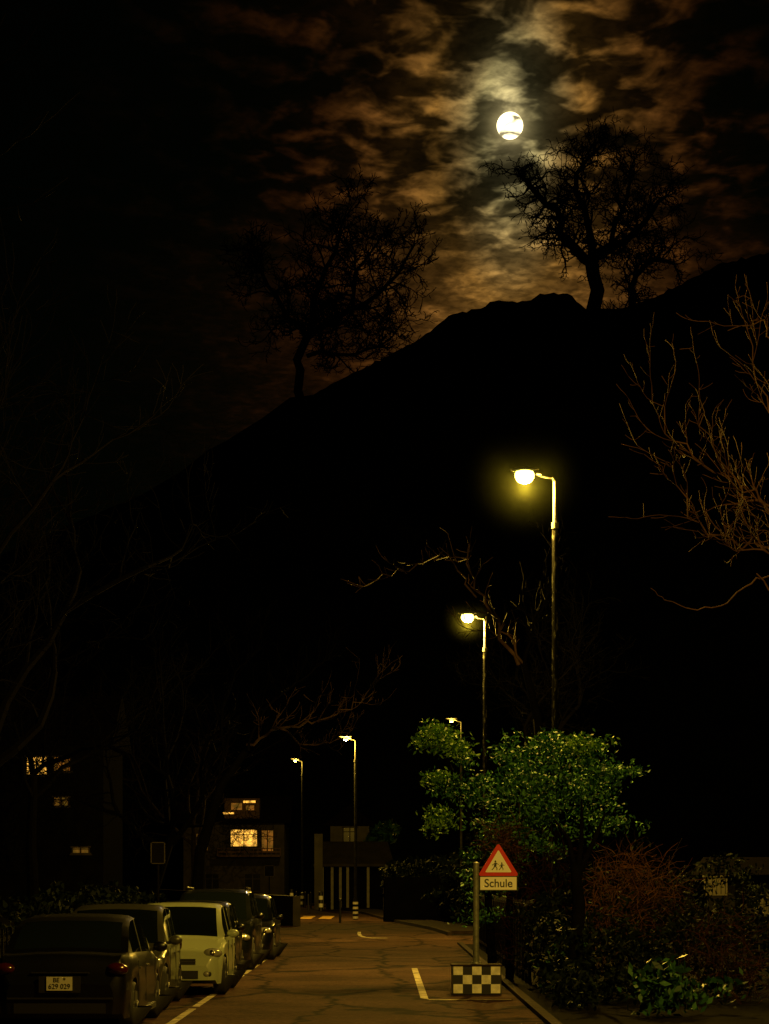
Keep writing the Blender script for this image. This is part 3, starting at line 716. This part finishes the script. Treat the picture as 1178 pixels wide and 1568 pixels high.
# ------------------------------------------------------------ buildings
def house(name,loc,w_,d_,h_,rh,wins,wall,rz=0,gable='x',ext=()):
    r_=empty(name,loc,rz)
    b=MB(); b.box((0,d_/2,h_/2),(w_,d_,h_)); 
    b.obj('walls',[wall],r_)
    b=MB(); o=.5
    if gable=='x':
        P=[(-w_/2-o,-o,h_),(w_/2+o,-o,h_),(w_/2+o,d_+o,h_),(-w_/2-o,d_+o,h_),(-w_/2-o,d_/2,h_+rh),(w_/2+o,d_/2,h_+rh)]
        b.add(P,[(0,1,5,4),(2,3,4,5),(0,4,3),(1,2,5),(0,3,2,1)])
    else:
        P=[(-w_/2-o,-o,h_),(w_/2+o,-o,h_),(w_/2+o,d_+o,h_),(-w_/2-o,d_+o,h_),(0,-o,h_+rh),(0,d_+o,h_+rh)]
        b.add(P,[(0,4,5,3),(1,2,5,4),(0,1,4),(2,3,5),(0,3,2,1)])
    b.obj('roof',[M_roof],r_)
    g=MB(); fr=MB()
    for x,z,ww,wh,mi in wins:
        g.box((x,-.012,z),(ww,.02,wh),mi)
        for dx in(-ww/2,0,ww/2): fr.box((x+dx,-.035,z),(.07,.05,wh+.1))
        for dz in(-wh/2,wh/2): fr.box((x,-.04,z+dz),(ww+.2,.07,.08))
        fr.box((x,-.036,z+wh*.2),(ww,.03,.05))
        fr.box((x,-.07,z-wh/2-.07),(ww+.3,.14,.05))
    g.obj('windows',[M_wlit,M_wlit2,M_wdark,M_wlit3],r_); fr.obj('window_frames',[M_walld],r_)
    for nm,mt,boxes in ext:
        e_=MB()
        for c,s_ in boxes: e_.box(c,s_)
        e_.obj(nm,[mt],r_)
    return r_
house('family_house',(-11.2,170,0),7.5,8,6.0,2.2,[(.75,4.9,2.0,1.3,0),(2.5,4.7,.9,1.6,1),(-2.4,4.6,1.0,1.3,3),(-1.6,1.6,1.0,1.3,2),(1.4,1.6,1.2,1.3,2)],M_walld,
 ext=[('balcony',M_wood,[((1.2,-.75,3.55),(4.6,1.4,.14)),((1.2,-1.45,3.85),(4.6,.05,.12)),((1.2,-1.44,4.1),(4.6,.05,.06))]+[((-1.1+i*.33,-1.44,3.85),(.05,.04,.6)) for i in range(15)]),
      ('dormer',M_wood,[((.6,.9,7.1),(2.6,1.6,1.5))]),('dormer_window',M_wlit2,[((.2,.08,7.25),(.8,.03,.5)),((1.2,.08,7.15),(.6,.03,.35))]),('dormer_lit_band',M_wlit,[((1.15,.06,7.6),(.9,.02,.16)),((-.4,.06,6.75),(.8,.02,.12))])])  # last part: emissive strips that paint the lit band across the dormer
house('apartment_house',(-19.5,122,0),9,9,9,3,[(.95,7.9,1.1,1.0,0),(2.3,8.0,.9,.8,1),(2.25,6.0,.8,.5,3),(3.3,3.4,.9,.35,3),(-2,7.9,1.1,1,2),(-2,5,1.1,1,2)],M_walldd)
twigs('creeper',[((-18.0,118,7.6),(2.2,.6,1.4),260,1.3),((-16.8,118,5),(1.6,.6,1.6),160,1.3),((-10.2,165,5.4),(2.6,.6,1.8),150,1.2)],44,M_barkdark,.022)
r_=empty('columned_pavilion',(-1.9,140,0))
b=MB(); b.box((.2,3.2,1.5),(3.8,4,3.0)); b.obj('walls',[M_walldd],r_)
b=MB()
for x in(-1.9,-1.3,-.8,-.35,.9,1.9): b.box((x,-.2,1.35),(.16,.16,2.7))
b.box((-2.1,-1.2,2.3),(.5,.5,4.6),1); b.obj('columns',[M_conc,M_wall],r_)
b=MB(); b.add([(-2.4,-.6,2.75),(2.5,-.6,2.75),(2.5,5.5,2.75),(-2.4,5.5,2.75),(-2.0,2.4,4.2),(2.1,2.4,4.2)],[(0,1,5,4),(2,3,4,5),(0,4,3),(1,2,5),(0,3,2,1)]); b.box((0,-.62,2.7),(4.9,.06,.16)); b.obj('roof',[M_walld],r_)
house('gable_house',(-2.3,152,0),2.6,6,5.4,1.4,[(0,4.8,.9,1.0,2)],M_wall,gable='y')
house('garden_house',(11.0,62,0),3.0,5,2.0,.5,[(-.9,1.3,.62,.5,2),(.6,1.3,.8,.6,2)],M_walldd)
plant('garden_bush',[((.1,148,5.0),(.8,.7,.7),40),((-.6,149,4.2),(.7,.7,.7),30)],14,.22,31,M_leafd,[([(0,148,0),(0,148,4.6)],.12,.06)])
def cabinet(x,y,z,w_,h_):
    r_=empty('mail_box',(x,y,0)); b=MB(); b.box((0,0,z),(w_,.3,h_),0); b.box((0,0,z+h_/2+.02),(w_+.06,.36,.04),0)
    for i in range(5): b.box((-w_/2+w_*(i+.5)/5,-.155,z),(.015,.01,h_*.8),1)
    for sx in(-1,1): b.tube([(sx*w_*.35,0,0),(sx*w_*.35,0,z-h_/2)],[.025,.025],8,1)
    b.obj('box',[M_wall,M_black],r_)
cabinet(7.6,52.5,1.72,.5,.42); cabinet(8.7,52,1.3,.5,.42)
b=MB(); b.box((2.2,100,.95),(4.4,.3,1.9)); b.box((2.2,100,1.93),(4.5,.4,.06)); b.box((.1,106,.9),(.3,11.6,1.8)); b.obj('garden_wall',[M_walldd])
b=MB(); b.box((-9.2,120,.6),(.3,60,1.2),0,rz=R(11)); b.obj('boundary_wall',[M_walld])
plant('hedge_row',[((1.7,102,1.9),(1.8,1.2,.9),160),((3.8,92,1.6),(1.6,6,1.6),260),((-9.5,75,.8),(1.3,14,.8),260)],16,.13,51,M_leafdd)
